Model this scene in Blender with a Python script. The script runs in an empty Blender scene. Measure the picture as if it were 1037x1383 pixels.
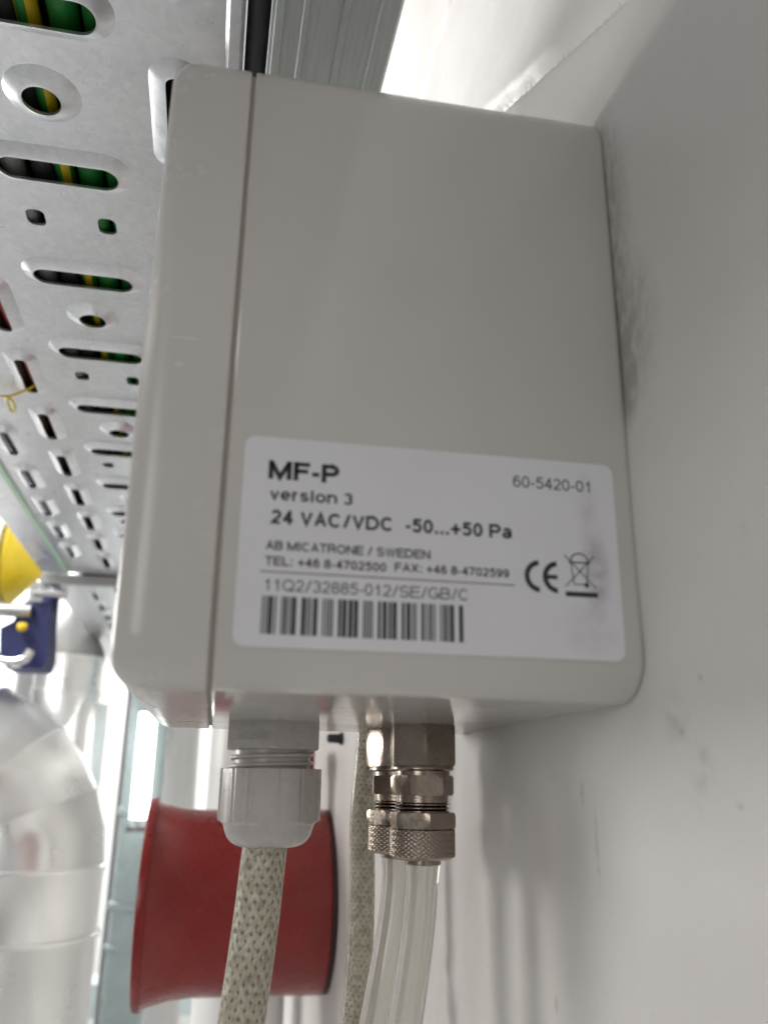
import bpy, math, random
import numpy as np
from mathutils import Vector, Matrix, noise
random.seed(7)
SC = bpy.context.scene
COL = SC.collection
R = math.radians

# ------------------------------------------------------------------ camera
cam_d = bpy.data.cameras.new('camera')
cam = bpy.data.objects.new('camera', cam_d); COL.objects.link(cam)
SC.camera = cam
cam_d.sensor_fit = 'VERTICAL'; cam_d.sensor_height = 36.0; cam_d.sensor_width = 27.0
cam_d.lens = 1141.3 / 1383 * 36
cam_d.clip_start = .005; cam_d.clip_end = 60
yaw, pitch, roll = .1865, .3107, .0126
fwd = Vector((math.sin(yaw)*math.cos(pitch), math.cos(yaw)*math.cos(pitch), math.sin(pitch)))
rt = Vector((math.cos(yaw), -math.sin(yaw), 0)); up = rt.cross(fwd)
rt2 = rt*math.cos(roll) + up*math.sin(roll); up2 = rt2.cross(fwd)
cam.matrix_world = Matrix(((rt2.x, up2.x, -fwd.x, -.0809), (rt2.y, up2.y, -fwd.y, -.1518),
                           (rt2.z, up2.z, -fwd.z, -.0157), (0, 0, 0, 1)))
cam_d.dof.use_dof = True; cam_d.dof.focus_distance = .26; cam_d.dof.aperture_fstop = 14

# ------------------------------------------------------------------ world, lamps, exposure
W = bpy.data.worlds.new('World'); SC.world = W; W.use_nodes = True
W.node_tree.nodes['Background'].inputs[0].default_value = (.96, .98, 1, 1)
W.node_tree.nodes['Background'].inputs[1].default_value = .21
def area(name, loc, target, sx, sy, watts, col=(1, .97, .93)):
    l = bpy.data.lights.new(name, 'AREA'); l.shape = 'RECTANGLE'; l.size = sx; l.size_y = sy
    l.energy = watts; l.color = col
    o = bpy.data.objects.new(name, l); COL.objects.link(o)
    d = Vector(target) - Vector(loc)
    z = -d.normalized(); x = Vector((0, 1, 0)); x = (x - z*x.dot(z)).normalized(); y = z.cross(x)
    o.matrix_world = Matrix(((x.x, y.x, z.x, loc[0]), (x.y, y.y, z.y, loc[1]), (x.z, y.z, z.z, loc[2]), (0, 0, 0, 1)))
    return o
area('room_lamp', (-1.5, .10, .86), (0, .05, .05), 1.2, .12, 1.8)
area('front_fill', (-1.1, -1.6, .36), (-.03, 0, .05), .8, .8, 6.7)  # added fill for the box face, no known source there
area('lamp_above_tray', (-.21, .30, .74), (0, .15, .28), .8, .05, .24)
area('wall_fill', (-.9, .74, .13), (0, .12, -.05), .25, .25, 3.9)  # added fill to brighten the wall below the box
area('duct_fill', (-.60, .56, .66), (-.30, .9, -.05), .4, .15, 6.5, (1, .99, .97))  # added fill brightening the clad elbow
area('far_lamp', (-.9, 1.95, 1.15), (-.4, 2.15, -.2), 1.1, .25, 60, (1, .99, .97))
SC.view_settings.view_transform = 'Standard'; SC.view_settings.look = 'None'
SC.view_settings.exposure = 0; SC.view_settings.gamma = 1
SC.view_settings.use_curve_mapping = False

# ------------------------------------------------------------------ materials
class NT:
    def __init__(s, name):
        s.m = bpy.data.materials.new(name); s.m.use_nodes = True
        s.t = s.m.node_tree; s.b = s.t.nodes['Principled BSDF']
    def n(s, typ, **k):
        n = s.t.nodes.new(typ)
        for a, v in k.items(): setattr(n, a, v)
        return n
    def l(s, a, b): s.t.links.new(a, b)
    def inp(s, n, **k):
        for a, v in k.items(): n.inputs[a.replace('_', ' ')].default_value = v
        return n
    def coord(s, which='Object'): return s.n('ShaderNodeTexCoord').outputs[which]
    def noise(s, vec, scale, detail=4, rough=.55):
        n = s.n('ShaderNodeTexNoise'); s.l(vec, n.inputs['Vector'])
        n.inputs['Scale'].default_value = scale; n.inputs['Detail'].default_value = detail
        n.inputs['Roughness'].default_value = rough
        return n.outputs['Fac']
    def ramp(s, f, stops):
        r = s.n('ShaderNodeValToRGB'); s.l(f, r.inputs[0]); e = r.color_ramp.elements
        while len(e) < len(stops): e.new(.5)
        for q, (p, c) in zip(e, stops):
            q.position = p; q.color = c if len(c) == 4 else (*c, 1)
        return r.outputs[0]
    def maprange(s, f, a, b, c, d):
        r = s.n('ShaderNodeMapRange'); s.l(f, r.inputs[0])
        for i, v in enumerate((a, b, c, d)): r.inputs[i+1].default_value = v
        return r.outputs[0]
    def math(s, op, a, b=None):
        m = s.n('ShaderNodeMath', operation=op)
        for i, v in enumerate((a, b)):
            if v is None: continue
            if isinstance(v, (int, float)): m.inputs[i].default_value = v
            else: s.l(v, m.inputs[i])
        return m.outputs[0]
    def bump(s, h, strength=.2, dist=.0005, normal=None):
        b = s.n('ShaderNodeBump'); b.inputs['Strength'].default_value = strength
        b.inputs['Distance'].default_value = dist; s.l(h, b.inputs['Height'])
        if normal: s.l(normal, b.inputs['Normal'])
        return b.outputs[0]
    def mix(s, f, a, b):
        m = s.n('ShaderNodeMix', data_type='RGBA'); s.l(f, m.inputs[0])
        for i, v in ((6, a), (7, b)):
            if isinstance(v, tuple): m.inputs[i].default_value = v if len(v) == 4 else (*v, 1)
            else: s.l(v, m.inputs[i])
        return m.outputs[2]
def simple(name, col, rough=.4, metal=0, nscale=60, var=.06, bump=0, bscale=800, rvar=.06, **kw):
    t = NT(name); c = t.coord()
    f = t.noise(c, nscale)
    lo = tuple(v*(1-var) for v in col); hi = tuple(min(1, v*(1+var)) for v in col)
    t.l(t.ramp(f, [(.3, lo), (.7, hi)]), t.b.inputs['Base Color'])
    t.l(t.maprange(t.noise(c, nscale*2.7), .3, .7, max(.02, rough-rvar), rough+rvar), t.b.inputs['Roughness'])
    t.b.inputs['Metallic'].default_value = metal
    if bump: t.l(t.bump(t.noise(c, bscale, 2), bump), t.b.inputs['Normal'])
    for k, v in kw.items(): t.b.inputs[k.replace('_', ' ')].default_value = v
    return t.m
MT = {}
MT['plastic'] = simple('light_grey_plastic', (.60, .578, .555), .075, nscale=22, var=.03, bump=.02, bscale=2500, rvar=.035)
MT['plastic_lid'] = simple('light_grey_plastic_lid', (.61, .588, .565), .26, nscale=22, var=.03, bump=.02, bscale=2500, rvar=.04)
MT['gasket'] = simple('dark_gasket', (.42, .39, .34), .7)
MT['gland'] = simple('grey_nylon', (.51, .48, .46), .28, nscale=80, var=.03, bump=.06, bscale=1800)
MT['glandshade'] = simple('nylon_letter_shade', (.40, .375, .36), .35)
MT['nickel'] = simple('nickel_plated_brass', (.345, .29, .24), .23, 1, nscale=160, var=.12, bump=.08, bscale=1500, rvar=.07)
MT['ink'] = simple('black_print', (.025, .025, .03), .45, nscale=1500, var=.4)
MT['inkgrey'] = simple('thin_print', (.06, .06, .07), .5, nscale=1500, var=.5)
MT['red'] = simple('red_enamel', (.245, .018, .015), .28, nscale=30, var=.12, bump=.05, bscale=900)
MT['darkred'] = simple('dark_red_rubber', (.045, .014, .013), .6)
MT['black'] = simple('black_rubber', (.02, .02, .022), .55)
MT['alu'] = simple('aluminium_jacket', (.92, .92, .91), .32, .88, nscale=9, var=.05, bump=.10, bscale=25, rvar=.07)
MT['white'] = simple('white_paint', (.78, .78, .77), .35, nscale=20, var=.04)
MT['teal'] = simple('pale_teal_paint', (.50, .60, .61), .25, nscale=20, var=.08)
MT['navy'] = simple('navy_paint', (.012, .016, .10), .55, nscale=60, var=.2)
MT['yellow'] = simple('yellow_plastic', (.80, .58, .01), .4, nscale=40, var=.08)
MT['chrome'] = simple('zinc_bolt', (.8, .8, .8), .2, 1)
MT['steel'] = simple('grey_steel', (.45, .45, .45), .4, .8)
MT['zincmatte'] = simple('matte_zinc', (.26, .26, .255), .6, .2, nscale=30, var=.1)
MT['grey'] = simple('grey_jacket', (.30, .30, .29), .5, nscale=50)
MT['dgrey'] = simple('dark_jacket', (.035, .035, .038), .5, nscale=50)
MT['green'] = simple('green_jacket', (.02, .20, .035), .4, nscale=50)
MT['brown'] = simple('brown_jacket', (.05, .03, .022), .45)
MT['redwire'] = simple('red_jacket', (.45, .05, .03), .4)
MT['orange'] = simple('orange_jacket', (.60, .20, .03), .4)
MT['greenglint'] = simple('pale_green_glint', (.42, .70, .48), .35)
MT['core'] = simple('dark_core', (.36, .33, .265), .5)
MT['backwall'] = simple('back_wall_paint', (.74, .75, .75), .6, nscale=3, var=.05)
MT['pale_mark'] = simple('pale_plastic_mark', (.74, .74, .72), .4)
def braid_mat():
    t = NT('braid_under_clear_jacket'); c = t.coord()
    t.l(t.ramp(t.noise(c, 420, 3), [(.3, (.52, .47, .37)), (.5, (.76, .71, .60)), (.75, (.92, .89, .81))]), t.b.inputs['Base Color'])
    t.b.inputs['Roughness'].default_value = .33; t.b.inputs['Metallic'].default_value = .15
    t.b.inputs['Coat Weight'].default_value = .6; t.b.inputs['Coat Roughness'].default_value = .12
    t.l(t.bump(t.noise(c, 2600, 2), .25), t.b.inputs['Normal'])
    return t.m
MT['braid'] = braid_mat()
def galv():
    t = NT('galvanised_sheet'); c = t.coord()
    v = t.n('ShaderNodeTexVoronoi'); t.l(c, v.inputs['Vector']); v.inputs['Scale'].default_value = 420
    f = t.math('ADD', t.math('MULTIPLY', v.outputs['Color'], .5), t.math('MULTIPLY', t.noise(c, 60, 5), .7))
    t.l(t.ramp(f, [(.25, (.67, .69, .72)), (.85, (.78, .795, .82))]), t.b.inputs['Base Color'])
    t.l(t.maprange(t.noise(c, 130, 5), .3, .7, .26, .40), t.b.inputs['Roughness'])
    t.b.inputs['Metallic'].default_value = .85
    t.l(t.bump(t.noise(c, 1500, 3), .10), t.b.inputs['Normal'])
    return t.m
MT['galv'] = galv()
def strut_mat():
    t = NT('galvanised_channel_steel'); c = t.coord()
    mp = t.n('ShaderNodeMapping'); t.l(c, mp.inputs[0]); mp.inputs['Scale'].default_value = (900, 40, 40)
    f = t.noise(mp.outputs[0], 1, 4)
    t.l(t.ramp(f, [(.3, (.50, .545, .54)), (.7, (.60, .645, .64))]), t.b.inputs['Base Color'])
    t.b.inputs['Metallic'].default_value = .8; t.b.inputs['Roughness'].default_value = .42
    t.l(t.bump(f, .06, .0003), t.b.inputs['Normal'])
    return t.m
MT['strut'] = strut_mat()
def earth():
    t = NT('green_yellow_jacket'); c = t.coord()
    s = t.n('ShaderNodeSeparateXYZ'); t.l(c, s.inputs[0])
    f = t.math('ADD', s.outputs[0], t.math('MULTIPLY', s.outputs[1], .02))
    fr = t.math('FRACT', t.math('MULTIPLY', f, 160))
    t.l(t.ramp(fr, [(.0, (.62, .45, .02)), (.45, (.62, .45, .02)), (.5, (.03, .22, .04))]), t.b.inputs['Base Color'])
    t.b.inputs['Roughness'].default_value = .4
    return t.m
MT['earth'] = earth()
def tube_mat():
    t = NT('clear_hose'); t.b.inputs['Base Color'].default_value = (.96, .95, .90, 1)
    t.b.inputs['Transmission Weight'].default_value = .78; t.b.inputs['IOR'].default_value = 1.42
    t.l(t.maprange(t.noise(t.coord(), 90), .3, .7, .03, .12), t.b.inputs['Roughness'])
    return t.m
MT['hose'] = tube_mat()
def jacket_mat():
    t = NT('clear_jacket'); t.b.inputs['Base Color'].default_value = (.99, .975, .93, 1)
    t.b.inputs['Transmission Weight'].default_value = 1; t.b.inputs['IOR'].default_value = 1.3
    t.l(t.maprange(t.noise(t.coord(), 200), .3, .7, .12, .26), t.b.inputs['Roughness'])
    t.l(t.bump(t.noise(t.coord(), 500, 3), .2), t.b.inputs['Normal'])
    return t.m
MT['jacket'] = jacket_mat()
def label_mat():
    t = NT('white_label_film'); c = t.coord()
    s = t.n('ShaderNodeSeparateXYZ'); t.l(c, s.inputs[0]); X, Z = s.outputs[0], s.outputs[2]
    n = t.noise(c, 260, 5, .65)
    def blob(cx, cz, rx, rz):
        a = t.math('POWER', t.math('DIVIDE', t.math('SUBTRACT', X, cx), rx), 2)
        b = t.math('POWER', t.math('DIVIDE', t.math('SUBTRACT', Z, cz), rz), 2)
        return t.math('MAXIMUM', t.math('SUBTRACT', 1, t.math('SQRT', t.math('ADD', a, b))), 0)
    m = t.math('ADD', t.math('MULTIPLY', blob(-.0095, .024, .0035, .010), .85), t.math('MULTIPLY', blob(-.0105, .035, .003, .012), .35))
    m = t.math('ADD', m, t.math('MULTIPLY', blob(-.012, .013, .007, .006), .3))
    m = t.math('MINIMUM', t.math('MULTIPLY', m, t.maprange(n, .35, .65, .25, 1)), .8)
    base = t.ramp(t.noise(c, 40), [(.3, (.74, .74, .765)), (.7, (.79, .79, .82))])
    t.l(t.mix(m, base, (.24, .21, .22)), t.b.inputs['Base Color'])
    t.b.inputs['Roughness'].default_value = .33
    return t.m
MT['label'] = label_mat()
def wall_mat():
    t = NT('white_wall_paint'); c = t.coord()
    s = t.n('ShaderNodeSeparateXYZ'); t.l(c, s.inputs[0]); Y, Z = s.outputs[1], s.outputs[2]
    base = t.ramp(t.noise(c, 14, 6), [(.3, (.735, .705, .68)), (.7, (.80, .775, .755))])
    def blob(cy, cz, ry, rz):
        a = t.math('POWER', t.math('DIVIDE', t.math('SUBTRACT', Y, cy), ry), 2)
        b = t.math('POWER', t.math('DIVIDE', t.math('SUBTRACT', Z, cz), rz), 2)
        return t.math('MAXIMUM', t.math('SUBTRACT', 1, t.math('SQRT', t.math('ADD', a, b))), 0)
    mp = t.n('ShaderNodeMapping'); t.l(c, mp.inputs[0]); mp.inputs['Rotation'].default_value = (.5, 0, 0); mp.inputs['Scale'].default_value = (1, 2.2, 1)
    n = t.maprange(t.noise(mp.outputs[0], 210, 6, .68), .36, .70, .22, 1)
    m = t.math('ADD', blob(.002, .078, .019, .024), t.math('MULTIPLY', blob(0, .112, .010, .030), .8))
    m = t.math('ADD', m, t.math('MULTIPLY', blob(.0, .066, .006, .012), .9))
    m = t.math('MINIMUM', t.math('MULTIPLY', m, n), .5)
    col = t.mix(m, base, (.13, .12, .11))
    # small grey marks and specks where the paint is chipped
    sp = t.maprange(t.noise(c, 190, 3, .5), .70, .76, 0, .45)
    col = t.mix(t.math('MULTIPLY', sp, t.maprange(t.noise(c, 11, 2), .5, .6, 0, 1)), col, (.33, .31, .29))
    m2 = t.math('MULTIPLY', t.math('ADD', blob(-.0075, -.0035, .006, .006), blob(-.0145, -.0125, .005, .005)), t.maprange(t.noise(c, 220, 4), .4, .7, .0, .7))
    col = t.mix(m2, col, (.40, .38, .36))
    scr = t.math('MULTIPLY', t.math('ADD', blob(.0283, -.0276, .0008, .0115), blob(.0342, -.0174, .0014, .0032)), t.maprange(t.noise(c, 500, 3), .35, .65, .1, 1.2))
    scr = t.math('ADD', scr, t.math('ADD', blob(.0555, -.0635, .0012, .0022), blob(-.0095, -.0063, .0009, .0008)))
    col = t.mix(t.math('MINIMUM', t.math('MULTIPLY', scr, .8), .34), col, (.30, .28, .25))
    t.l(col, t.b.inputs['Base Color'])
    t.l(t.maprange(t.noise(c, 25), .3, .7, .38, .55), t.b.inputs['Roughness'])
    b1 = t.bump(t.noise(c, 38, 6, .6), .45, .0014)
    b2 = t.bump(t.noise(c, 420, 4, .6), .22, .0004, b1)
    t.l(b2, t.b.inputs['Normal'])
    return t.m
MT['wall'] = wall_mat()
def emit(name, col, st):
    t = NT(name); t.b.inputs['Base Color'].default_value = (.8, .8, .8, 1)
    t.b.inputs['Emission Color'].default_value = (*col, 1); t.b.inputs['Emission Strength'].default_value = st
    return t.m
MT['glint'] = emit('glowing_glint', (.96, 1, .98), 5)

# ------------------------------------------------------------------ builders
def wloc(o):
    v = Vector((0, 0, 0))
    while o is not None: v += o.location; o = o.parent
    return v
def tag(o, label=None, cat=None, group=None, kind=None):
    for k, v in (('label', label), ('category', cat), ('group', group), ('kind', kind)):
        if v: o[k] = v
    return o
def empty(name, loc, label, cat, group=None):
    o = bpy.data.objects.new(name, None); o.location = loc; o.empty_display_size = .01
    COL.objects.link(o); return tag(o, label, cat, group)
class MB:
    """collects verts (world coordinates) and faces"""
    def __init__(s): s.v = []; s.f = []; s.flat = set()
    def add(s, vs, fs, flat=False):
        b = len(s.v); s.v += [tuple(x) for x in vs]
        for f in fs:
            if flat: s.flat.add(len(s.f))
            s.f.append(tuple(b+i for i in f))
        return s
    def box(s, a, b, bev=0):
        (x0, y0, z0), (x1, y1, z1) = a, b
        vs = [(x, y, z) for x in (x0, x1) for y in (y0, y1) for z in (z0, z1)]
        return s.add(vs, [(0, 1, 3, 2), (4, 6, 7, 5), (0, 4, 5, 1), (2, 3, 7, 6), (0, 2, 6, 4), (1, 5, 7, 3)], True)
    def rings(s, rings, cap0=True, cap1=True, closed=True, flat=False):
        n = len(rings[0]); vs = [p for r in rings for p in r]; fs = []
        for i in range(len(rings)-1):
            for j in range(n if closed else n-1):
                k = (j+1) % n
                fs.append((i*n+j, i*n+k, (i+1)*n+k, (i+1)*n+j))
        s.add(vs, fs, flat)
        b = len(s.v)-len(vs)
        if cap0: s.flat.add(len(s.f)); s.f.append(tuple(b+j for j in range(n)))
        if cap1: s.flat.add(len(s.f)); s.f.append(tuple(b+(len(rings)-1)*n+j for j in range(n)))
        return s
    def lathe(s, prof, o, axis='z', n=48, cap0=True, cap1=True):
        """prof: (position along axis, radius)"""
        rr = []
        for h, r in prof:
            ring = []
            for j in range(n):
                a = 2*math.pi*j/n; c, d = r*math.cos(a), r*math.sin(a)
                ring.append({'z': (o[0]+c, o[1]+d, o[2]+h), 'x': (o[0]+h, o[1]+c, o[2]+d), 'y': (o[0]+c, o[1]+h, o[2]+d)}[axis])
            rr.append(ring)
        return s.rings(rr, cap0, cap1)
    def tube(s, pts, r, n=16, cap=True):
        P = [Vector(p) for p in pts]; rr = []
        T = [(P[min(i+1, len(P)-1)]-P[max(i-1, 0)]).normalized() for i in range(len(P))]
        u = T[0].orthogonal().normalized()
        for i, p in enumerate(P):
            u = (u - T[i]*u.dot(T[i])).normalized(); w = T[i].cross(u)
            ri = r[i] if isinstance(r, (list, tuple)) else r
            rr.append([p + (u*math.cos(2*math.pi*j/n) + w*math.sin(2*math.pi*j/n))*ri for j in range(n)])
        return s.rings(rr, cap, cap)
    def build(s, name, mat, parent=None, smooth=True, sharp=35, recalc=True):
        off = wloc(parent) if parent else Vector((0, 0, 0))
        me = bpy.data.meshes.new(name)
        me.from_pydata([(x-off.x, y-off.y, z-off.z) for x, y, z in s.v], [], s.f); me.update()
        if recalc:
            import bmesh
            bm = bmesh.new(); bm.from_mesh(me); bmesh.ops.recalc_face_normals(bm, faces=bm.faces); bm.to_mesh(me); bm.free()
        if smooth:
            me.polygons.foreach_set('use_smooth', [True]*len(me.polygons))
            me.set_sharp_from_angle(angle=R(sharp))
        me.materials.append(MT[mat] if isinstance(mat, str) else mat)
        o = bpy.data.objects.new(name, me); COL.objects.link(o)
        if parent: o.parent = parent
        return o
def catmull(pts, n=12):
    P = [Vector(p) for p in pts]; P = [2*P[0]-P[1]] + P + [2*P[-1]-P[-2]]; out = []
    for i in range(1, len(P)-2):
        for k in range(n):
            t = k/n; a, b, c, d = P[i-1], P[i], P[i+1], P[i+2]
            out.append(.5*((2*b)+(c-a)*t+(2*a-5*b+4*c-d)*t*t+(3*b-a-3*c+d)*t**3))
    out.append(P[-2]); return out

# ------------------------------------------------------------------ setting: wall beside the box, end wall
def make_wall():
    ys = np.concatenate([np.linspace(-.9, -.2, 8)[:-1], np.arange(-.2, .42, .0022), np.linspace(.42, 3.0, 26)[1:]])
    zs = np.concatenate([np.linspace(-1.4, -.13, 12)[:-1], np.arange(-.13, .46, .0022), np.linspace(.46, 1.6, 12)[1:]])
    Y, Z = np.meshgrid(ys, zs, indexing='ij')
    X = np.zeros_like(Y)
    N = np.zeros_like(Y); N2 = np.zeros_like(Y)
    for i in range(len(ys)):
        for j in range(len(zs)):
            N[i, j] = noise.noise((ys[i]*14, zs[j]*14, 3.1)); N2[i, j] = noise.noise((ys[i]*75, zs[j]*75, 1.7))
    near = (Y > -.25) & (Y < .45) & (Z > -.15) & (Z < .48)
    X -= .0011*N*near
    # chased groove running along the wall above the box
    d = Z - (.322 + .0012*N2); X += .0030*np.exp(-(d/.0022)**2)*near*(.7+.3*N2)
    # slanted filled chase
    a = np.array([-.0106, .162]); b = np.array([.079, .2103]); u = (b-a)/np.linalg.norm(b-a); nn = np.array([-u[1], u[0]])
    d = (Y-a[0])*nn[0] + (Z-a[1])*nn[1] + .0007*N2
    X += .0035*np.clip(1-np.abs(d)/.0034, 0, 1)**.8*near - .0008*np.exp(-((d+.005)/.0025)**2)*near
    # plaster ridge below the box: swells towards an uneven edge and falls away behind it
    e = np.interp(Z, [-.13, -.077, -.0544, -.034, -.0055, .02], [.088, .096, .1065, .1145, .0905, .08])
    g = Y - e; k = np.clip((.02-Z)/.03, 0, 1)*near
    X -= k*np.where(g < 0, .0030*np.exp(-(g/.028)**2), .0030*np.exp(-(g/.05)**2)*1.0)
    # coarse lumps of filler behind the edge, low down
    lump = np.clip((-.055-Z)/.02, 0, 1)*np.clip((g+.004)/.01, 0, 1)*np.clip((.24-Y)/.05, 0, 1)
    X -= lump*(.0016*np.abs(N2) + .0010*np.clip(N2, 0, 1))
    # the wall is dead flat where the box sits
    n0, n1 = X.shape
    vs = np.stack([X, Y, Z], -1).reshape(-1, 3)
    idx = np.arange(n0*n1).reshape(n0, n1)
    q = np.stack([idx[:-1, :-1], idx[:-1, 1:], idx[1:, 1:], idx[1:, :-1]], -1).reshape(-1, 4)
    m = MB(); m.v = [tuple(v) for v in vs]; m.f = [tuple(map(int, f)) for f in q]
    # thickness: back and edges
    m.box((.012, -.9, -1.4), (.16, 3.0, 1.6))
    o = m.build('wall', 'wall', recalc=False)
    o['kind'] = 'structure'
make_wall()
tag(MB().box((-1.6, 2.6, -1.4), (.2, 2.7, 1.6)).build('end_wall', 'backwall'), kind='structure')

MT['unseen_floor'] = simple('unseen_floor_paint', (.60, .60, .59), .35, nscale=6, var=.1)
tag(MB().box((-3.0, -2.5, -1.5), (.2, 2.7, -1.4)).build('unseen_floor', 'unseen_floor'), kind='structure')  # out of view, added to bounce light up at the tray

# ------------------------------------------------------------------ transmitter box
BD, BL, BH, SEAM = .1004, .1362, .1398, .0827
def rrect(y0, y1, z0, z1, r, n=10):
    out = []
    for cy, cz, a0 in ((y0+r, z0+r, 180), (y1-r, z0+r, 270), (y1-r, z1-r, 0), (y0+r, z1-r, 90)):
        for k in range(n+1):
            a = R(a0+90*k/n); out.append((cy+r*math.cos(a), cz+r*math.sin(a)))
    return out
box = empty('transmitter_box', (0, BL/2, 0), 'light grey plastic transmitter box with printed white label fixed to the wall', 'transmitter')
CR = .0095
def shell(xs_ins):
    return [[(x, y, z) for y, z in rrect(i, BL-i, i, BH-i, max(CR-i, .0012))] for x, i in xs_ins]
m = MB(); m.rings(shell([(-.0003, .0009), (-.0010, .0002), (-.0018, 0), (-SEAM+.0009, 0), (-SEAM+.0005, .0003)]))
m.build('base', 'plastic', box)
MB().rings(shell([(-SEAM+.0006, .0010), (-SEAM-.0006, .0010)])).build('gasket', 'gasket', box)
fil = [(-SEAM-.0005, .0003), (-SEAM-.0009, 0), (-BD+.0062, .0001)]
for k in range(1, 9):
    a = R(90*k/8); fil.append((-BD+.0062-.0062*math.sin(a), .0001+.0048*(1-math.cos(a))))
lid = MB().rings(shell(fil)).build('lid', 'plastic_lid', box)
for (x0, x1, z, h) in ((-.0955, -.0895, .0667, .00045), (-.0938, -.0917, .0610, .0011)):  # two short pale marks on the lid
    pts = [(x0, z), (x0+.001, z+h/2), (x1-.001, z+h/2), (x1, z), (x1-.001, z-h/2), (x0+.001, z-h/2)]
    MB().rings([[(x, -.00001, z) for x, z in pts], [(x, .0003, z) for x, z in pts]]).build('pale_mark', 'pale_mark', lid)

# label with print
lab = MB()
lr = [(x, z) for x, z in rrect(-.0793, -.0046, .0071, .0474, .0021)]
lab.rings([[(x, .0002, z) for x, z in lr], [(x, -.00012, z) for x, z in lr]])
label = lab.build('label', 'label', box)
label['label'] = 'white rating label with black print and barcode'
YP = -.00016
def flat_mesh(name, verts2, faces, mat='ink', parent=label):
    o = MB().add([(x, YP, z) for x, z in verts2], faces, True)
    return o.build(name, mat, parent, smooth=False, recalc=False)
def el(cx, cy, rx, ry, a0, a1, n=14):
    return [(cx+rx*math.cos(R(a0+(a1-a0)*k/n)), cy+ry*math.sin(R(a0+(a1-a0)*k/n))) for k in range(n+1)]
def rnd(p): return ('r', p)                       # stroke with butt ends
XH = .74
BOWL = lambda top, bot, x0, right: [(0, top), (x0, top)] + el(x0, (top+bot)/2, right-x0, (top-bot)/2, 90, -90) + [(0, bot)]
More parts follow.
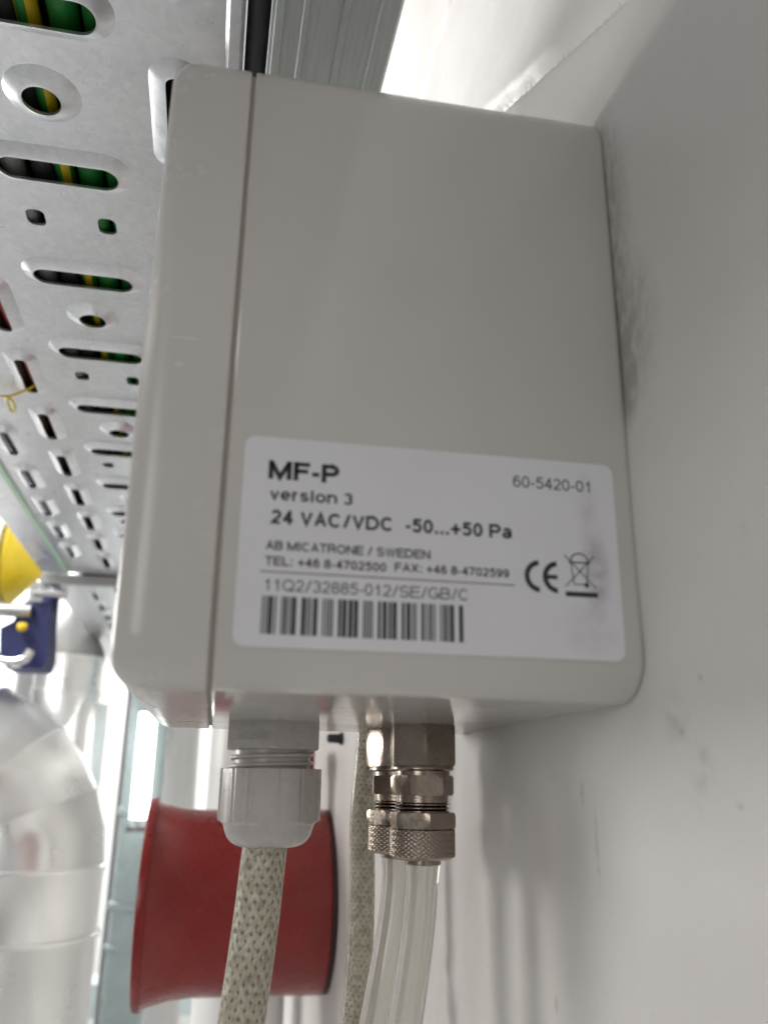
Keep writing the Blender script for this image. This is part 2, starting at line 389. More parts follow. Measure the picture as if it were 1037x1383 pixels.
GLYPH = {   # advance width (cap height 1), strokes in a unit box
 'M': (1.16, [[(0, 0), (0, 1)], [(1, 0), (1, 1)], rnd([(0.02, 1), (.5, .0), (.98, 1)])]),
 'F': (.85, [[(0, 0), (0, 1)], [(0, 1), (1, 1)], [(0, .52), (.84, .52)]]),
 'P': (.93, [[(0, 0), (0, 1)], rnd(BOWL(1, .45, .6, 1))]),
 'V': (.93, [rnd([(0, 1.05), (.5, -.02), (1, 1.05)])]), 'A': (.93, [rnd([(0, -.06), (.5, 1.02), (1, -.06)]), rnd([(.2, .32), (.8, .32)])]),
 'C': (1.0, [rnd(el(.5, .5, .5, .5, 42, 318, 24))]), 'G': (1.05, [rnd(el(.5, .5, .5, .5, 42, 330, 24)), [(.6, .44), (1, .44)], [(1, .44), (1, .1)]]),
 'D': (1.0, [[(0, 0), (0, 1)], rnd(BOWL(1, 0, .45, 1))]), 'B': (.95, [[(0, 0), (0, 1)], rnd(BOWL(1, .53, .6, .93)), rnd(BOWL(.53, 0, .6, 1))]),
 'R': (1.0, [[(0, 0), (0, 1)], rnd(BOWL(1, .47, .6, .97)), rnd([(.55, .47), (.8, .4), (.9, .2), (1, -.06)])]),
 'I': (.38, [[(.5, 0), (.5, 1)]]), 'T': (.85, [[(0, 1), (1, 1)], [(.5, 0), (.5, 1)]]), 'O': (1.08, [rnd(el(.5, .5, .5, .5, 0, 360, 28))]),
 'Q': (1.08, [rnd(el(.5, .5, .5, .5, 0, 360, 28)), rnd([(.58, .25), (1.0, -.06)])]), 'N': (1.0, [[(0, 0), (0, 1)], [(1, 0), (1, 1)], rnd([(0, 1), (1, 0)])]),
 'E': (.92, [[(0, 0), (0, 1)], [(0, 1), (1, 1)], [(0, .52), (.92, .52)], [(0, 0), (1, 0)]]), 'L': (.78, [[(0, 0), (0, 1)], [(0, 0), (1, 0)]]),
 'S': (.93, [rnd(el(.5, .74, .46, .26, 25, 180, 10) + el(.46, .74, .42, .24, 190, 250, 5) + el(.52, .26, .48, .26, 70, -90, 10)[1:] + el(.5, .26, .5, .26, -95, -160, 8))]),
 'W': (1.3, [rnd([(0, 1.05), (.26, -.02), (.5, .98), (.74, -.02), (1, 1.05)])]), 'X': (.93, [rnd([(0, -.05), (1, 1.05)]), rnd([(0, 1.05), (1, -.05)])]),
 'K': (.95, [[(0, 0), (0, 1)], rnd([(1, 1.03), (.05, .38)]), rnd([(.36, .6), (1, -.05)])]),
 '0': (.77, [rnd(el(.5, .5, .5, .5, 0, 360, 26))]), '1': (.77, [[(.62, 0), (.62, 1)], rnd([(.62, .92), (.42, .78), (.16, .72)])]),
 '2': (.77, [rnd(el(.5, .7, .48, .3, 165, -35, 14) + [(.35, .25), (.04, .02), (1.04, .0)])]),
 '3': (.77, [rnd(el(.48, .76, .44, .24, 160, -80, 14)), rnd(el(.48, .27, .5, .27, 85, -160, 16))]),
 '4': (.77, [[(.74, 0), (.74, 1)], rnd([(.74, 1), (0, .27)]), [(0, .27), (1, .27)]]),
 '5': (.77, [[(.22, 1), (.92, 1)], rnd([(.22, 1.02), (.1, .5)]), rnd(el(.47, .33, .51, .33, 140, -155, 18))]),
 '6': (.77, [rnd(el(.52, .32, .48, .32, 0, 360, 22)), rnd([(.03, .35)] + el(.55, .48, .52, .52, 175, 45, 14))]),
 '7': (.77, [[(0, 1), (1, 1)], rnd([(1, 1), (.6, .5), (.32, -.06)])]),
 '8': (.77, [rnd(el(.5, .76, .43, .24, 0, 360, 20)), rnd(el(.5, .26, .5, .27, 0, 360, 20))]),
 '9': (.77, [rnd(el(.48, .68, .48, .32, 0, 360, 22)), rnd([(.97, .65)] + el(.45, .52, .52, .52, -5, -135, 14))]),
 '-': (.46, [[(.15, .36), (.85, .36)]]), '.': (.38, [[(.5, 0), (.5, .02)]]), ':': (.38, [[(.5, 0), (.5, .02)], [(.5, .66), (.5, .68)]]),
 '+': (.80, [[(.02, .42), (.98, .42)], [(.5, .08), (.5, .76)]]), '/': (.62, [rnd([(0, -.08), (1, 1.08)])]), ' ': (.38, []),
 'v': (.77, [rnd([(0, XH+.04), (.5, 0), (1, XH+.04)])]), 'r': (.58, [[(.1, 0), (.1, XH)], rnd([(.1, .45)] + el(.75, .4, .62, .34, 150, 75, 8))]),
 'e': (.80, [rnd([(.02, .36), (.97, .36)] + el(.5, XH/2, .5, XH/2, 0, 315, 24))]), 'i': (.38, [[(.5, 0), (.5, XH)], [(.5, .97), (.5, 1)]]),
 's': (.75, [rnd(el(.5, .55, .45, .19, 20, 180, 9) + el(.46, .55, .42, .17, 190, 250, 4) + el(.52, .19, .46, .19, 70, -90, 9)[1:] + el(.5, .19, .48, .19, -95, -165, 7))]),
 'o': (.85, [rnd(el(.5, XH/2, .5, XH/2, 0, 360, 24))]), 'n': (.83, [[(0, 0), (0, XH)], rnd([(0, .45)] + el(.5, .44, .5, .3, 165, 0, 12) + [(1, -.06)])]),
 'a': (.80, [rnd(el(.48, .5, .44, .24, 155, 0, 10) + [(.92, .1), (1, -.03)]), rnd([(.92, .42), (.5, .37)] + el(.38, .19, .38, .19, 110, 270, 8) + [(.62, .04), (.92, .22)])]),
}
def ribbon(pts, t, butt):
    P_ = [Vector(p) for p in pts]; n = len(P_)
    closed = (P_[0]-P_[-1]).length < 1e-5
    if not butt:
        P_[0] = P_[0] + (P_[0]-P_[1]).normalized()*t/2; P_[-1] = P_[-1] + (P_[-1]-P_[-2]).normalized()*t/2
    v, f = [], []
    for i in range(n):
        a = P_[i]-P_[i-1] if i else (P_[0]-P_[-2] if closed else P_[1]-P_[0])
        b = P_[i+1]-P_[i] if i < n-1 else (P_[1]-P_[0] if closed else P_[-1]-P_[-2])
        a, b = a.normalized(), b.normalized(); na, nb = Vector((-a.y, a.x)), Vector((-b.y, b.x))
        m_ = na+nb; m_ = m_.normalized() if m_.length > 1e-6 else na
        k = t/2/max(.45, m_.dot(na)); v += [tuple(P_[i]+m_*k), tuple(P_[i]-m_*k)]
        if i: f.append((2*i-2, 2*i-1, 2*i+1, 2*i))
    return v, f
def text(s, x0, x1, z, cap, t, mat='ink'):
    V_, F_ = [], []; x = 0
    for ch_ in s:
        adv, strokes = GLYPH[ch_]; sb = .048; w = adv-2*sb
        for st in strokes:
            butt = isinstance(st, tuple); pts = st[1] if butt else st
            pts = [(x+sb+t/2+px*(w-t), t/2+pz*(1-t)) for px, pz in pts]
            v, f = ribbon(pts, t, butt); k = len(V_); V_ += v; F_ += [tuple(i+k for i in q) for q in f]
        x += adv
    xa = min(v[0] for v in V_); xb = max(v[0] for v in V_); sx = (x1-x0)/(xb-xa)
    return [(x0+(v[0]-xa)*sx, z+v[1]*cap) for v in V_], F_
for s, x0, x1, z, c, b, mt in [
        ("MF-P", -74.6, -61.1, 38.9, 3.75, .225, 'ink'), ("version 3", -74.1, -58.4, 34.75, 2.35, .185, 'ink'),
        ("24 VAC/VDC", -73.9, -50.7, 30.05, 2.8, .20, 'ink'), ("-50...+50 Pa", -48.0, -26.7, 30.15, 2.8, .20, 'ink'),
        ("AB MICATRONE / SWEDEN", -74.3, -43.2, 25.05, 1.75, .175, 'ink'), ("TEL: +46 8-4702500", -74.3, -51.7, 22.1, 1.7, .175, 'ink'),
        ("FAX: +46 8-4702599", -50.1, -27.6, 22.3, 1.7, .175, 'ink'), ("11Q2/32885-012/SE/GB/C", -74.1, -36.0, 17.4, 2.2, .12, 'inkgrey'),
        ("60-5420-01", -26.1, -9.8, 41.05, 2.45, .125, 'inkgrey')]:
    v, f = text(s, x0/1e3, x1/1e3, z/1e3, c/1e3, b)
    flat_mesh('lettering', v, f, mt)
def rects(rs):
    v, f = [], []
    for x0, z0, x1, z1 in rs:
        b = len(v); v += [(x0, z0), (x1, z0), (x1, z1), (x0, z1)]; f.append((b, b+1, b+2, b+3))
    return v, f
flat_mesh('rule', *rects([(-.0751, .0208, -.0265, .0210)]))
rs = []; x = -74.4; kb = 0; rng = random.Random(3)
while x < -37.5:
    w = rng.choice((.30, .30, .55, .8)); rs.append((x/1e3, .00945, (x+w)/1e3, .0164)); kb = (kb+1) % 4; x += w + (.95 if kb == 0 else rng.choice((.2, .2, .32)))
flat_mesh('barcode', *rects(rs))
def arc(cx, cz, r0, r1, a0, a1, n=20, sx=1):
    v, f = [], []
    for k in range(n+1):
        a = R(a0+(a1-a0)*k/n); v += [(cx+sx*r0*math.cos(a), cz+r0*math.sin(a)), (cx+sx*r1*math.cos(a), cz+r1*math.sin(a))]
        if k: f.append((2*k-2, 2*k-1, 2*k+1, 2*k))
    return v, f
def merge(*parts):
    v, f = [], []
    for a, b in parts:
        k = len(v); v += a; f += [tuple(i+k for i in q) for q in b]
    return v, f
flat_mesh('conformity_mark', *merge(arc(-.02125, .02297, .0022, .00322, 95, 265), arc(-.01755, .02297, .0022, .00322, 95, 265), rects([(-.0200, .02255, -.01770, .02340)])))
def seg(x0, z0, x1, z1, w):
    d = Vector((x1-x0, z1-z0)).normalized()*w/2; n = (-d.y, d.x)
    return [(x0+n[0], z0+n[1]), (x1+n[0], z1+n[1]), (x1-n[0], z1-n[1]), (x0-n[0], z0-n[1])], [(0, 1, 2, 3)]
bw = .00022
flat_mesh('waste_bin_symbol', *merge(seg(-.0161, .0276, -.0099, .0213, bw), seg(-.0099, .0276, -.0161, .0213, bw),
    seg(-.0148, .0262, -.0143, .0218, bw), seg(-.0112, .0262, -.0117, .0218, bw), seg(-.0143, .0218, -.0117, .0218, bw),
    seg(-.0152, .0262, -.0108, .0262, bw*1.4), arc(-.013, .0262, .0017, .0020, 0, 180), arc(-.0117, .0217, 0, .0005, 0, 360),
    rects([(-.0162, .0193, -.0095, .0203)])))

# ------------------------------------------------------------------ cable gland (grey nylon) under the box
def poly_ring(o, z, rc, n, ph, sub=1, chamfer=None):
    """n-gon ring; corners limited to radius chamfer"""
    out = []
    for k in range(n):
        for q in range(sub):
            a = 2*math.pi*(k+q/sub)/n
            aa = (a % (2*math.pi/n)) - math.pi/n
            rad = rc*math.cos(math.pi/n)/math.cos(aa)
            if chamfer: rad = min(rad, chamfer)
            out.append((o[0]+rad*math.cos(a+ph), o[1]+rad*math.sin(a+ph), o[2]+z))
    return out
def hexnut(m, o, z0, z1, rc, ph, n=6, cham=.0006, sub=10, both=True):
    lim = rc*.955
    rr = []
    if both: rr.append(poly_ring(o, z0, rc, n, ph, sub, lim)); rr.append(poly_ring(o, z0+(cham if z1 > z0 else -cham), rc, n, ph, sub))
    else: rr.append(poly_ring(o, z0, rc, n, ph, sub))
    s = cham if z1 > z0 else -cham
    rr.append(poly_ring(o, z1-s, rc, n, ph, sub)); rr.append(poly_ring(o, z1, rc, n, ph, sub, lim))
    m.rings(rr); return m
GO = (-.0652, .0945, 0)
gl = MB(); hexnut(gl, GO, .0004, -.0072, .0142, R(-92), cham=.0004)
gland = gl.build('cable_gland', 'gland', box, sharp=25)
th = MB(); th.lathe([(-.0070, .0106), (-.0128, .0106)], GO, n=48)
pts = []
for k in range(110):
    a = -2*math.pi*k/60 + .4; pts.append((GO[0]+.0109*math.cos(a), GO[1]+.0109*math.sin(a), -.0082-.0023*k/60))
th.tube(pts, .00062, 8); th.build('thread', 'gland', gland, sharp=50)
cn = MB()
def cap_ring(z, k, rmax):
    out = []
    for j in range(144):
        a = 2*math.pi*j/144; aa = ((a + R(8)) % (math.pi/3)) - math.pi/6
        r = .0128/math.cos(aa)
        r = min(r, .0139)                       # turned corners
        if abs(abs(aa)-R(18)) < R(2.6): r -= .0004
        r = min(r*k, rmax); out.append((GO[0]+r*math.cos(a), GO[1]+r*math.sin(a), z))
    return out
cr = [cap_ring(-.0122, .985, 1), cap_ring(-.0124, 1, 1), cap_ring(-.0256, 1, 1), cap_ring(-.0262, 1, .0128), cap_ring(-.0266, 1, .0123)]
for k in range(1, 9):
    a = R(90*k/8); r = .0068+.0052*math.cos(a); cr.append([(GO[0]+r*math.cos(2*math.pi*j/144), GO[1]+r*math.sin(2*math.pi*j/144), -.0268-.0055*math.sin(a)) for j in range(144)])
cn.rings(cr); cn.build('cap_nut', 'gland', gland, sharp=22)
v, f = text("SKINTOP", 0, .0102, 0, .0019, .14)
# raised letters, shading painted darker, upside down on the hexagon face turned to the room
ph = R(-92) ; nrm = (math.cos(ph-math.pi/6), math.sin(ph-math.pi/6)); tan = (-nrm[1], nrm[0]); rad = .0142*math.cos(math.pi/6)
m = MB(); m.add([(GO[0]+nrm[0]*(rad+.00008)+tan[0]*(.0062-a), GO[1]+nrm[1]*(rad+.00008)+tan[1]*(.0062-a), -.0030-b) for a, b in v], f, True)
m.build('lettering', 'glandshade', gland, smooth=False, recalc=False)

# ------------------------------------------------------------------ two nickel hose fittings
def fitting(o, ph):
    m = MB(); hexnut(m, o, .0003, -.0109, .0098, ph, cham=.0007)
    body = m.build('hose_fitting', 'nickel', box, sharp=25)
    m = MB(); m.lathe([(-.0107, .0084), (-.0111, .0087), (-.0119, .0087), (-.0122, .0083), (-.0124, .0076), (-.0136, .0076)], o)
    m.lathe([(-.0184, .0071), (-.0205, .0071), (-.0207, .0068)] + [(-.0206-.0009*k-dz, rr_) for k in range(3) for dz, rr_ in ((0, .0066), (.00035, .0075), (.00055, .0075), (.0009, .0066))] + [(-.0236, .0067)], o)
    m.build('thread', 'nickel', body, sharp=40)
    m = MB(); hexnut(m, o, -.0135, -.0187, .0088, ph-R(28), cham=.0006); m.build('hexagon', 'nickel', body, sharp=25)
    m = MB(); hexnut(m, o, -.0231, -.0272, .0094, ph+R(5), cham=.0007); m.build('union_nut', 'nickel', body, sharp=25)
    # knurled sleeve: diamond teeth cut by two crossing helices
    n, hgt, rr = 216, 40, []
    for i in range(hgt+1):
        t = i/hgt; z = -.0271 - t*.0079; ring = []
        edge = min(1, t/.05, (1-t)/.06)
        rb = .0086 - .0006*max(0, 1-(t)/.05) - .0011*max(0, (t-.90)/.10)
        for j in range(n):
            a = 2*math.pi*j/n
            p = abs(math.sin(18*a + 7.5*t*math.pi)) ; q = abs(math.sin(18*a - 7.5*t*math.pi))
            r = rb + .00042*(min(p, q)**.7)*max(0, edge) - .0001
            ring.append((o[0]+r*math.cos(a), o[1]+r*math.sin(a), o[2]+z))
        rr.append(ring)
    m = MB(); m.rings(rr); m.build('knurled_sleeve', 'nickel', body, sharp=60)
    MB().lathe([(-.0345, .0050), (-.0362, .0050), (-.0364, .0047)], o).build('ferrule', 'nickel', body)
FA = (-.0239, .0879, 0); FB = (-.0262, .1090, 0)
fitting(FA, R(-96)); fitting(FB, R(-70))

def hose(pts, label):
    P = catmull(pts, 10); ro = .0043; ri = .0029; n = 28
    m = MB(); T = [(P[min(i+1, len(P)-1)]-P[max(i-1, 0)]).normalized() for i in range(len(P))]
    u = Vector((1, 0, 0)); outer, inner = [], []
    for i, p in enumerate(P):
        u = (u - T[i]*u.dot(T[i])).normalized(); w = T[i].cross(u)
        k = 1 + .10*max(0, 1-i/5)
        ring = lambda r: [p + (u*math.cos(2*math.pi*j/n) + w*math.sin(2*math.pi*j/n))*r for j in range(n)]
        outer.append(ring(ro*k)); inner.append(ring(ri*k))
    m.rings(outer + inner[::-1] + [outer[0]], False, False)
    o = m.build('clear_hose', 'hose', None, sharp=60)
    return tag(o, label, 'hose', 'clear hoses below the box')
hose([(-.0239, .0879, -.0361), (-.0244, .0879, -.046), (-.0255, .0880, -.056), (-.0285, .0880, -.0745), (-.034, .088, -.10), (-.042, .088, -.13)],
     'clear plastic hose on the metal fitting closer to the box label')
hose([(-.0262, .1090, -.0361), (-.0268, .1088, -.046), (-.0285, .1085, -.058), (-.0325, .108, -.078), (-.038, .108, -.102), (-.047, .108, -.13)],
     'clear plastic hose on the metal fitting next to the rear braided cable')

# ------------------------------------------------------------------ braided cables
def braided(pts, r, label, nstr=14, pitch=.030, width=.00105):
    P = catmull(pts, 14)
    # resample evenly
    L = [0]
    for a, b in zip(P, P[1:]): L.append(L[-1]+(b-a).length)
    N = int(L[-1]/.0007); Q = []
    j = 0
    for i in range(N+1):
        s = L[-1]*i/N
        while j < len(L)-2 and L[j+1] < s: j += 1
        t = (s-L[j])/max(1e-9, L[j+1]-L[j]); Q.append(P[j].lerp(P[j+1], t))
    fr = []; u = Vector((1, 0, 0))
    for i, p in enumerate(Q):
        T = (Q[min(i+1, N)]-Q[max(i-1, 0)]).normalized(); u = (u-T*u.dot(T)).normalized(); fr.append((p, u.copy(), T.cross(u)))
    root = empty('braided_cable', P[0], label, 'cable', 'braided cables below the box')
    MB().tube(Q[::4]+[Q[-1]], r-.00045, 20).build('core', 'core', root)
    m = MB(); ds = L[-1]/N
    for d in (1, -1):
        for k in range(nstr):
            rr = []
            for i in range(0, N+1, 1):
                p, U, V = fr[i]; s = i*ds
                a = d*2*math.pi*s/pitch + 2*math.pi*k/nstr
                # under and over the strands of the other hand
                w = math.sin(nstr*(a)/2 + (0 if d > 0 else math.pi) + nstr*(-d)*2*math.pi*s/pitch*0)
                rad = r - .00018 + .00022*w
                n_ = U*math.cos(a) + V*math.sin(a); t_ = (-U*math.sin(a) + V*math.cos(a))
                c = p + n_*rad
                wd = width*(.93 + .20*noise.noise((s*230, k*3.7, d*5.1)) + .10*noise.noise((s*60, k*1.3, d*2.0)))
                sh = t_*(.00016*noise.noise((s*150, k*2.9, d*9.0)))
                q = [c + sh + t_*(wd*w_) + n_*(.00012 - .00034*w_*w_ + .00006*math.cos(9.42*w_)) for w_ in (-1, -.66, -.33, 0, .33, .66, 1)]
                rr.append(q)
            m.rings(rr, False, False, closed=False)
    o = m.build('braid', 'braid', root, sharp=80, recalc=False); o['kind'] = 'stuff'
    MB().tube(Q[::4]+[Q[-1]], r+.00042, 24).build('clear_jacket', 'jacket', root)
    return root
braided([(-.0655, .0945, -.028), (-.0662, .0943, -.036), (-.0675, .0940, -.0534), (-.0700, .0930, -.0765), (-.0735, .092, -.10), (-.079, .09, -.135)],
        .0056, 'thick beige braided cable running out of the grey plastic gland', nstr=14, pitch=.054, width=.00090)
braided([(-.025, .160, .12), (-.0262, .160, .04), (-.0268, .160, -.001), (-.0284, .160, -.026), (-.0280, .160, -.050), (-.0284, .160, -.072), (-.0300, .160, -.0915), (-.036, .158, -.135)],
        .0040, 'thinner beige braided cable running down the wall behind the box', nstr=12, pitch=.036, width=.00076)

# ------------------------------------------------------------------ perforated cable tray overhead
TZ = .2; TH = .0012
ROT = R(.78); PIV = (-.15, .10)
def tr(p):
    x, y, z = p; dx, dy = x-PIV[0], y-PIV[1]; c, s = math.cos(ROT), math.sin(ROT)
    return (PIV[0]+c*dx-s*dy, PIV[1]+s*dx+c*dy, z)
tray = empty('cable_tray', tr((-.17, .2, TZ)), 'galvanised perforated cable tray running overhead beside the box', 'cable tray')
def slot_outline(cx, cy, hx, hy, rr):
    """points and outward normals round a rounded rectangle"""
    out = []
    for sx, sy, a0 in ((1, -1, -90), (1, 1, 0), (-1, 1, 90), (-1, -1, 180)):
        for k in range(8):
            a = R(a0+90*k/7); out.append((cx+sx*(hx-rr)+rr*math.cos(a), cy+sy*(hy-rr)+rr*math.sin(a), math.cos(a), math.sin(a)))
    res = []
    for k in range(len(out)):                      # subdivide the long straights
        p, q = out[k], out[(k+1) % len(out)]; res.append(p)
        d = math.hypot(q[0]-p[0], q[1]-p[1])
        if d > .006:
            nn_ = int(d/.004)
            for u in range(1, nn_): res.append(tuple(p[c]+(q[c]-p[c])*u/nn_ for c in range(4)))
    return res
def cell(m, x0, x1, y0, y1, cx=None, cy=None, hole=None, rim=0, depth=.0030):
    if hole is None:
        m.rings([[tr((x, y, z)) for x, y in ((x0, y0), (x1, y0), (x1, y1), (x0, y1))] for z in (TZ, TZ+TH)], flat=True); return
    S = slot_outline(cx, cy, *hole)
    off = lambda w: [(x+nx*w, y+ny*w) for x, y, nx, ny in S]
    rect = []
    for x, y in off(rim):
        c, s_ = x-cx, y-cy
        tx = ((x1-cx)/c if c > 0 else (x0-cx)/c) if abs(c) > 1e-9 else 1e9
        ty = ((y1-cy)/s_ if s_ > 0 else (y0-cy)/s_) if abs(s_) > 1e-9 else 1e9
        t = min(tx, ty); rect.append((cx+t*c, cy+t*s_))
    for X in (x0, x1):
        for Y in (y0, y1):
            k = min(range(len(rect)), key=lambda q: (rect[q][0]-X)**2+(rect[q][1]-Y)**2); rect[k] = (X, Y)
    if rim:
        ps = [(rect, TZ), (off(rim), TZ), (off(rim*.92), TZ-depth*.10), (off(rim*.18), TZ-depth*.90), (off(rim*.06), TZ-depth*.98), (off(0), TZ-depth), (off(0), TZ-depth+TH), (off(rim*.9), TZ+TH), (rect, TZ+TH)]
    else:
        ps = [(rect, TZ), (off(0), TZ), (off(0), TZ+TH), (rect, TZ+TH)]
    m.rings([[tr((x, y, z)) for x, y in P_] for P_, z in ps], False, False)
XA0, XA1, XB1, XC1, XD1 = -.0935, -.1235, -.1805, -.2105, -.2415
P = .0716
def plate(ya, yb):
    m = MB(); s0 = .1257
    def rows(first, half):
        """centres between ya and yb"""
        k = math.ceil((ya+half-first)/P); out = []
        while first+k*P+half <= yb: out.append((k, first+k*P)); k += 1
        return out
    def column(x0, x1, first, hole, outer):
        y = ya
        for k, c in rows(first, P/2):
            if c-P/2 > y+1e-5: cell(m, x1, x0, y, c-P/2)
            cell(m, x1, x0, c-P/2, c+P/2, (x0+x1)/2, c, hole, outer); y = c+P/2
        if y < yb-1e-5: cell(m, x1, x0, y, yb)
    slot = ((.0032, .0205, .0030), .0056)
    column(XA0, XA1, .0915, *slot)
    column(XB1, XC1, .3038, *slot)
    column(XC1, XD1, .3396, *slot)
    y = ya; cx = -.152
    for k, c in rows(s0, P/2):
        if c-P/2+.0225 > y+1e-5 and y == ya: cell(m, XB1, XA1, y, c-.0133)
        cell(m, XB1, XA1, c-.0133, c+.0133, cx, c, (.0212, .0058, .0056), .0052)
        a, b = c+.0133, c+P-.0133
        if b > yb: cell(m, XB1, XA1, a, yb); y = yb; break
        cy = (a+b)/2
        if k % 2 == 1: cell(m, XB1, XA1, a, b, cx, cy, (.0062, .0062, .00619), .0063)
        else:
            cell(m, XB1, cx, a, b, cx-.0138, cy-.003, (.0036, .0052, .0030)); cell(m, cx, XA1, a, b, cx+.0138, cy-.003, (.0036, .0052, .0030))
        y = b
    if y < yb-1e-5: cell(m, XB1, XA1, y, yb)
    pl = m.build('perforated_plate', 'galv', tray, sharp=22, recalc=True)
    return pl
def prism(m, prof, ya, yb, ny=1):
    rr = [[tr((x, y, z)) for x, z in prof] for y in (ya, yb)]
    m.rings(rr, True, True, flat=True)
for ya, yb in ((-.55, .80), (.815, 1.6)):
    pl = plate(ya, yb)
    m = MB(); prism(m, [(-.2415, TZ+.0002), (-.2435, TZ-.0015), (-.2690, TZ-.0015), (-.2712, TZ+.001), (-.2712, TZ+.030), (-.2700, TZ+.030), (-.2700, TZ+.002), (-.2420, TZ+.002)], ya, yb)
    m.build('side_rail', 'galv', tray)
    m = MB(); prism(m, [(-.0934, TZ), (-.0922, TZ-.0014), (-.0890, TZ-.0014), (-.0880, TZ), (-.0880, TZ+.045), (-.0892, TZ+.045), (-.0892, TZ+.002), (-.0934, TZ+.002)], ya, yb)
    m.build('side_rail', 'galv', tray)
m = MB(); prism(m, [(-.2412, TZ-.0019), (-.2448, TZ-.0019), (-.2448, TZ-.0013), (-.2412, TZ-.0013)], -.5, .80); m.build('edge_glint', 'greenglint', tray)  # green reflection along the bend, painted as a strip
m = MB(); m.rings([[tr((x, y, z)) for x, z in ((-.27, TZ-.002), (-.10, TZ-.002), (-.10, TZ-.012), (-.27, TZ-.012))] for y in (.803, .812)], flat=True); m.build('crossbar', 'steel', tray)

# support channel between the tray and the wall
ch = MB()
prof = [(-.0798, .2005), (-.0790, .1995), (-.0768, .1995), (-.0762, .2008), (-.0716, .2008), (-.0710, .2000), (-.0695, .2000), (-.0690, .2022), (-.0600, .2028), (-.0596, .2018), (-.0576, .2018), (-.0572, .2030),
        (-.0490, .2034), (-.0484, .2022), (-.0432, .2022), (-.0424, .2032), (-.0424, .2400), (-.0436, .2400), (-.0436, .2060), (-.0786, .2060), (-.0786, .2400), (-.0798, .2400)]
prism(ch, [(x, z) for x, z in prof], -.35, 1.6)
o = ch.build('support_channel', 'strut', None, sharp=20)
tag(o, 'galvanised ribbed steel channel running between the cable tray and the wall', 'channel')

# cables lying in the tray
def tray_cable(x, z, r, mat, name, label, group=None, amp=.0012, seed=0):
    rg = random.Random(seed); ph = rg.random()*6
    pts = [tr((x + amp*math.sin(y*7+ph), y, z + .0004*math.sin(y*11+ph))) for y in np.linspace(-.35, 1.55, 40)]
    tag(MB().tube(pts, r, 12).build(name, mat), label, 'cable', group)
B0 = TZ + TH + .0003
for i, (x, r, mat, lab_, dz) in enumerate([
        (-.1705, .0046, 'grey', 'grey cable in the tray beside the black cable', 0),
        (-.1608, .0044, 'dgrey', 'black cable in the tray between the grey cable and the green and yellow wire', 0),
        (-.1522, .0036, 'earth', 'green and yellow striped earth wire lying in the tray', 0),
        (-.1432, .0048, 'green', 'green cable in the tray beside the striped earth wire', 0),
        (-.1336, .0040, 'green', 'thinner green cable in the tray on the side of the support channel', 0),
        (-.1945, .0016, 'redwire', 'red wire lying in the tray over the long slots', 0),
        (-.1905, .0015, 'orange', 'orange wire in the tray beside the red wire', 0),
        (-.2020, .0048, 'brown', 'dark brown cable in the tray beside the red wire', 0),
        (-.1830, .0050, 'dgrey', 'black filler cable added in the tray beside the orange wire', 0),  # dark cables from here on added against light leaks
        (-.2150, .0050, 'dgrey', 'black filler cable added in the tray beside the brown wire', 0),
        (-.2280, .0068, 'dgrey', 'thick black filler cable added in the tray along the edge with the green glint', 0),
        (-.1200, .0058, 'dgrey', 'thick dark filler cable added in the tray along the edge by the support channel', 0),
        (-.1065, .0055, 'dgrey', 'dark filler cable added in the tray hugging the side rail next to the support channel', 0)]):
    tray_cable(x, B0+r, r, mat, 'tray_cable', lab_, 'cables lying in the tray', seed=i)
for i, x in enumerate(np.arange(-.2365, -.10, .0126)):  # extra dark layer added to keep light out of the slots
    tray_cable(x, B0+.0165, .0062, 'dgrey', 'tray_cable', 'dark filler cable added in the upper layer to stop light leaks', 'added filler cables in the tray', amp=.0005, seed=50+i)
pts = [tr((-.0839, y, .2075)) for y in np.linspace(-.35, 1.5, 20)]
tag(MB().tube(pts, .0036, 12).build('gap_filler', 'dgrey'), 'black rod added to darken the gap between tray and support channel', 'cable')  # dark filler so the open gap reads dark
# yellow tie wire caught in a slot
tie = MB(); tie.tube(catmull([(-.236, .3325, .1965), (-.2235, .3290, .1958), (-.2129, .3282, .1957), (-.2050, .3225, .1962), (-.1975, .3195, .2000), (-.196, .318, .206)], 8), .00075, 8)
tie.tube(catmull([(-.2129, .3282, .1957), (-.2105, .333, .1940), (-.2112, .3405, .1928), (-.2138, .344, .193), (-.2147, .338, .1945), (-.2129, .3282, .1955)], 8), .0007, 8)
tag(tie.build('tie_wire', 'yellow'), 'thin yellow tie wire hanging from a slot of the tray', 'wire')

# ------------------------------------------------------------------ red alarm sounder on the wall
RO = (0, .47, -.0905)
snd = empty('alarm_sounder', RO, 'red round flared alarm sounder mounted on the wall below the box', 'alarm')
MB().lathe([(-.0005, .0566), (-.0030, .0566), (-.0034, .0560)], RO, 'x', 72).build('gasket', 'darkred', snd)
MB().lathe([(-.003, .0555), (-.0036, .0570), (-.015, .0569), (-.03, .0568), (-.045, .0566), (-.06, .0565), (-.073, .0563), (-.085, .0562), (-.098, .0572), (-.107, .0592), (-.114, .0612), (-.1155, .0622)], RO, 'x', 96).build('housing', 'red', snd, sharp=50)
for v_ in snd.children[-1].data.vertices:          # moulding is not quite true
    q_ = noise.noise((v_.co.x*22, v_.co.y*16, v_.co.z*16)); v_.co.y *= 1+.022*q_; v_.co.z *= 1+.016*q_
MB().lathe([(-.1145, .0618), (-.1150, .0636), (-.1180, .0640), (-.1200, .0634), (-.1205, .0612), (-.112, .0585)], RO, 'x', 96).build('rim', 'red', snd, sharp=50)
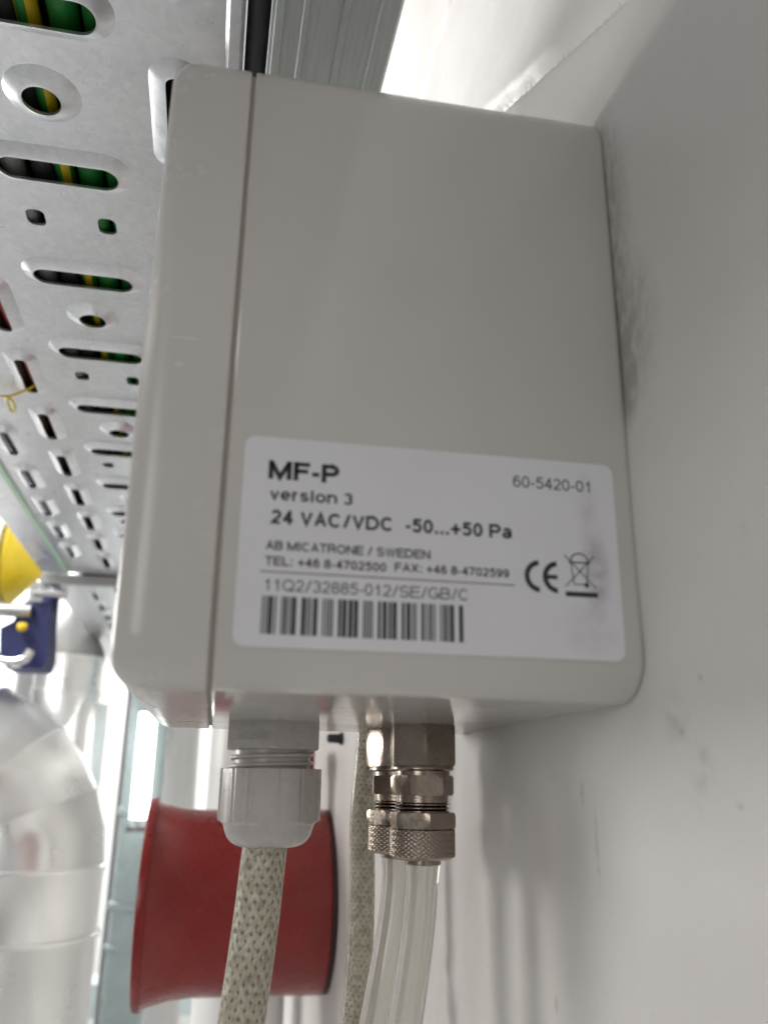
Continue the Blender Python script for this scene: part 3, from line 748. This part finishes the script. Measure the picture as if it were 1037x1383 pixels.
m = MB(); m.rings([[(x, .47+y, z) for y, z in rrect(-.02, .02, -.009, .006, .003)] for x in (-.0135, -.015, -.044, -.0455)]); m.rings([[(x, .47+y, z) for y, z in rrect(-.014, .014, -.045, -.004, .003)] for x in (-.030, -.044)]); m.build('entry_box', 'red', snd)
m = MB(); m.lathe([(-.0005, .0040), (-.002, .0040), (-.003, .0030), (-.0095, .0028), (-.0105, .0020)], (0, .408, .0115), 'x', 20)
tag(m.build('wall_plug', 'black'), 'small black plug sticking out of the wall above the red sounder', 'plug')

# ------------------------------------------------------------------ pipes and fittings further back
def vpipe(name, x, y, z0, z1, r, mat, label, cat='pipe', bands=(), n=48):
    root = empty(name, (x, y, z0), label, cat)
    MB().lathe([(z0, r), (z1, r)], (x, y, 0), 'z', n).build('pipe', mat, root)
    for z, h, e in bands: MB().lathe([(z-h, r), (z-h*.7, r+e), (z+h*.7, r+e), (z+h, r)], (x, y, 0), 'z', n).build('band', mat, root)
    return root
vpipe('white_pipe', -.048, .64, -1.3, 1.2, .0375, 'white', 'plain white vertical pipe behind the red alarm sounder')
# large insulated elbow
root = empty('insulated_duct', (-.285, .9, -1.3), 'large shiny aluminium clad pipe with segmented elbow', 'pipe')
cx, cz, Rb, rp = -.395, -.105, .11, .092
def tor(a, r, n=56):
    c = Vector((cx+Rb*math.cos(a), .9, cz+Rb*math.sin(a))); d = Vector((math.cos(a), 0, math.sin(a)))
    return [c + d*(r*math.cos(2*math.pi*j/n)) + Vector((0, 1, 0))*(r*math.sin(2*math.pi*j/n)) for j in range(n)]
NG = 4
for g in range(NG):
    a0, a1 = R(90*g/NG), R(90*(g+1)/NG)
    MB().rings([tor(a0, rp), tor(a0*.5+a1*.5, rp+.001), tor(a1-.01, rp), tor(a1, rp+.0022), tor(a1+.012, rp+.0022)], False, False).build('elbow_segment', 'alu', root, sharp=60)
for z0, z1 in ((-.172, -.105), (-.45, -.172), (-1.3, -.45)):
    MB().lathe([(z0, rp-.0005), (z1-.006, rp), (z1-.004, rp+.003), (z1, rp+.003), (z1+.001, rp)], (-.285, .9, 0), 'z', 56, False, False).build('jacket_section', 'alu', root, sharp=60)
MB().lathe([(-1.3, rp), (-.395, rp)], (0, .9, cz+Rb), 'x', 56).build('jacket_section', 'alu', root)
# smaller clad pipe with conical reducer
root = empty('reducer_pipe', (-.27, 1.25, -1.3), 'aluminium clad pipe narrowing in a cone below the tray', 'pipe')
o_ = (-.313, 1.25, 0)
MB().lathe([(-1.3, .040), (.095, .040)], (-.288, 1.25, 0), 'z', 48).build('jacket_section', 'alu', root)
MB().lathe([(.060, .040), (.085, .0485), (.1075, .0495), (.108, .0515), (.114, .0515), (.1145, .0495), (.160, .0495), (.161, .052), (.166, .052)], o_, 'z', 48).build('jacket_section', 'alu', root)
MB().lathe([(.166, .0515), (.178, .0490), (.205, .036), (.232, .020), (.242, .010)], o_, 'z', 48).build('reducer', 'zincmatte', root)
# pale teal pipe, white pipes, glowing tube for a reflection
vpipe('teal_pipe', -.185, 1.25, -1.3, .9, .030, 'teal', 'pale teal vertical pipe with clamp bands behind the clad elbow', bands=((-.06, .006, .004), (-.19, .006, .004), (-.245, .004, .003)))
vpipe('white_pipe', -.145, 1.55, -1.3, .9, .035, 'white', 'white vertical pipe between the teal pipe and the red sounder')
vpipe('aluminium_pipe', -.40, 1.75, -1.3, .9, .10, 'alu', 'wide aluminium clad pipe far behind the elbow')
vpipe('galvanised_pipe', -.225, 1.5, -1.3, .9, .022, 'steel', 'slim grey steel pipe behind the teal pipe')
lp = empty('pipe_glint', (-.176, 1.16, -.07), 'white glowing tube added for a reflection on the teal pipe', 'glint')  # glowing tube stands in for a light streak reflected on the pipe
MB().lathe([(-.068, .0125), (.078, .0125)], (-.180, 1.16, 0), 'z', 24).build('glowing_glint', 'glint', lp)
MB().lathe([(.078, .013), (.079, .016), (.095, .016)], (-.180, 1.16, 0), 'z', 24).build('glint_end_cap', 'teal', lp)
MB().lathe([(-.085, .017), (-.076, .017), (-.075, .006), (-.068, .006)], (-.180, 1.16, 0), 'z', 24).build('glint_end_cap', 'steel', lp)
# beam at the end of the room
m = MB(); m.box((-1.2, 2.30, -.575), (-.02, 2.42, -.50)); tag(m.build('wall_beam', 'teal'), 'grey teal horizontal beam low across the far end', 'beam')
m = MB(); m.box((-1.2, 2.20, -.66), (-.02, 2.30, -.60)); tag(m.build('dark_rail', 'dgrey'), 'dark horizontal rail below the teal beam', 'rail')

# ------------------------------------------------------------------ valve beside the tray
va = empty('pipe_valve', (-.31, .9, .14), 'navy blue pipe valve with yellow cone and shiny bolts', 'valve')
m = MB(); m.rings([[(x, y, z) for x, y in ((a, .872), (b, .872), (b, .928), (a, .928))] for z, a, b in ((.104, -.320, -.279), (.117, -.327, -.276), (.148, -.331, -.279), (.156, -.318, -.280), (.180, -.308, -.281))], flat=True); m.build('body', 'navy', va)
MB().lathe([(.175, .0095), (.208, .0095)], (-.286, .9, 0), 'z', 20).build('stem', 'navy', va)
MB().lathe([(-.345, .052), (-.341, .053), (-.334, .046), (-.303, .012), (-.300, .004)], (0, .93, .240), 'x', 40).build('cone', 'yellow', va)
MB().lathe([(-.42, .066), (-.351, .066), (-.348, .062), (-.346, .05)], (0, .93, .240), 'x', 40).build('flange', 'alu', va)
MB().lathe([(-.44, .0078), (-.299, .0078)], (0, .868, .168), 'x', 20).build('tie_rod', 'steel', va)
MB().lathe([(-.301, .0035), (-.299, .0062), (-.264, .0062), (-.262, .0035)], (0, .868, .1905), 'x', 20).build('bolt', 'chrome', va)
MB().lathe([(-.296, .003), (-.294, .0045), (-.276, .0045), (-.274, .003)], (0, .868, .2035), 'x', 20).build('bolt', 'chrome', va)
MB().lathe([(-.310, .004), (-.307, .005), (-.303, .005), (-.300, .004)], (0, .862, .1485), 'x', 20).build('yellow_plug', 'yellow', va)
MB().tube(catmull([(-.338, .862, .122), (-.325, .86, .112), (-.310, .858, .1085), (-.297, .858, .112), (-.292, .858, .122)], 8), .0055, 12).build('shackle', 'chrome', va)
MB().lathe([(0, .0045), (.006, .0045)], (-.305, .86, .103), 'z', 16).build('bolt', 'chrome', va)
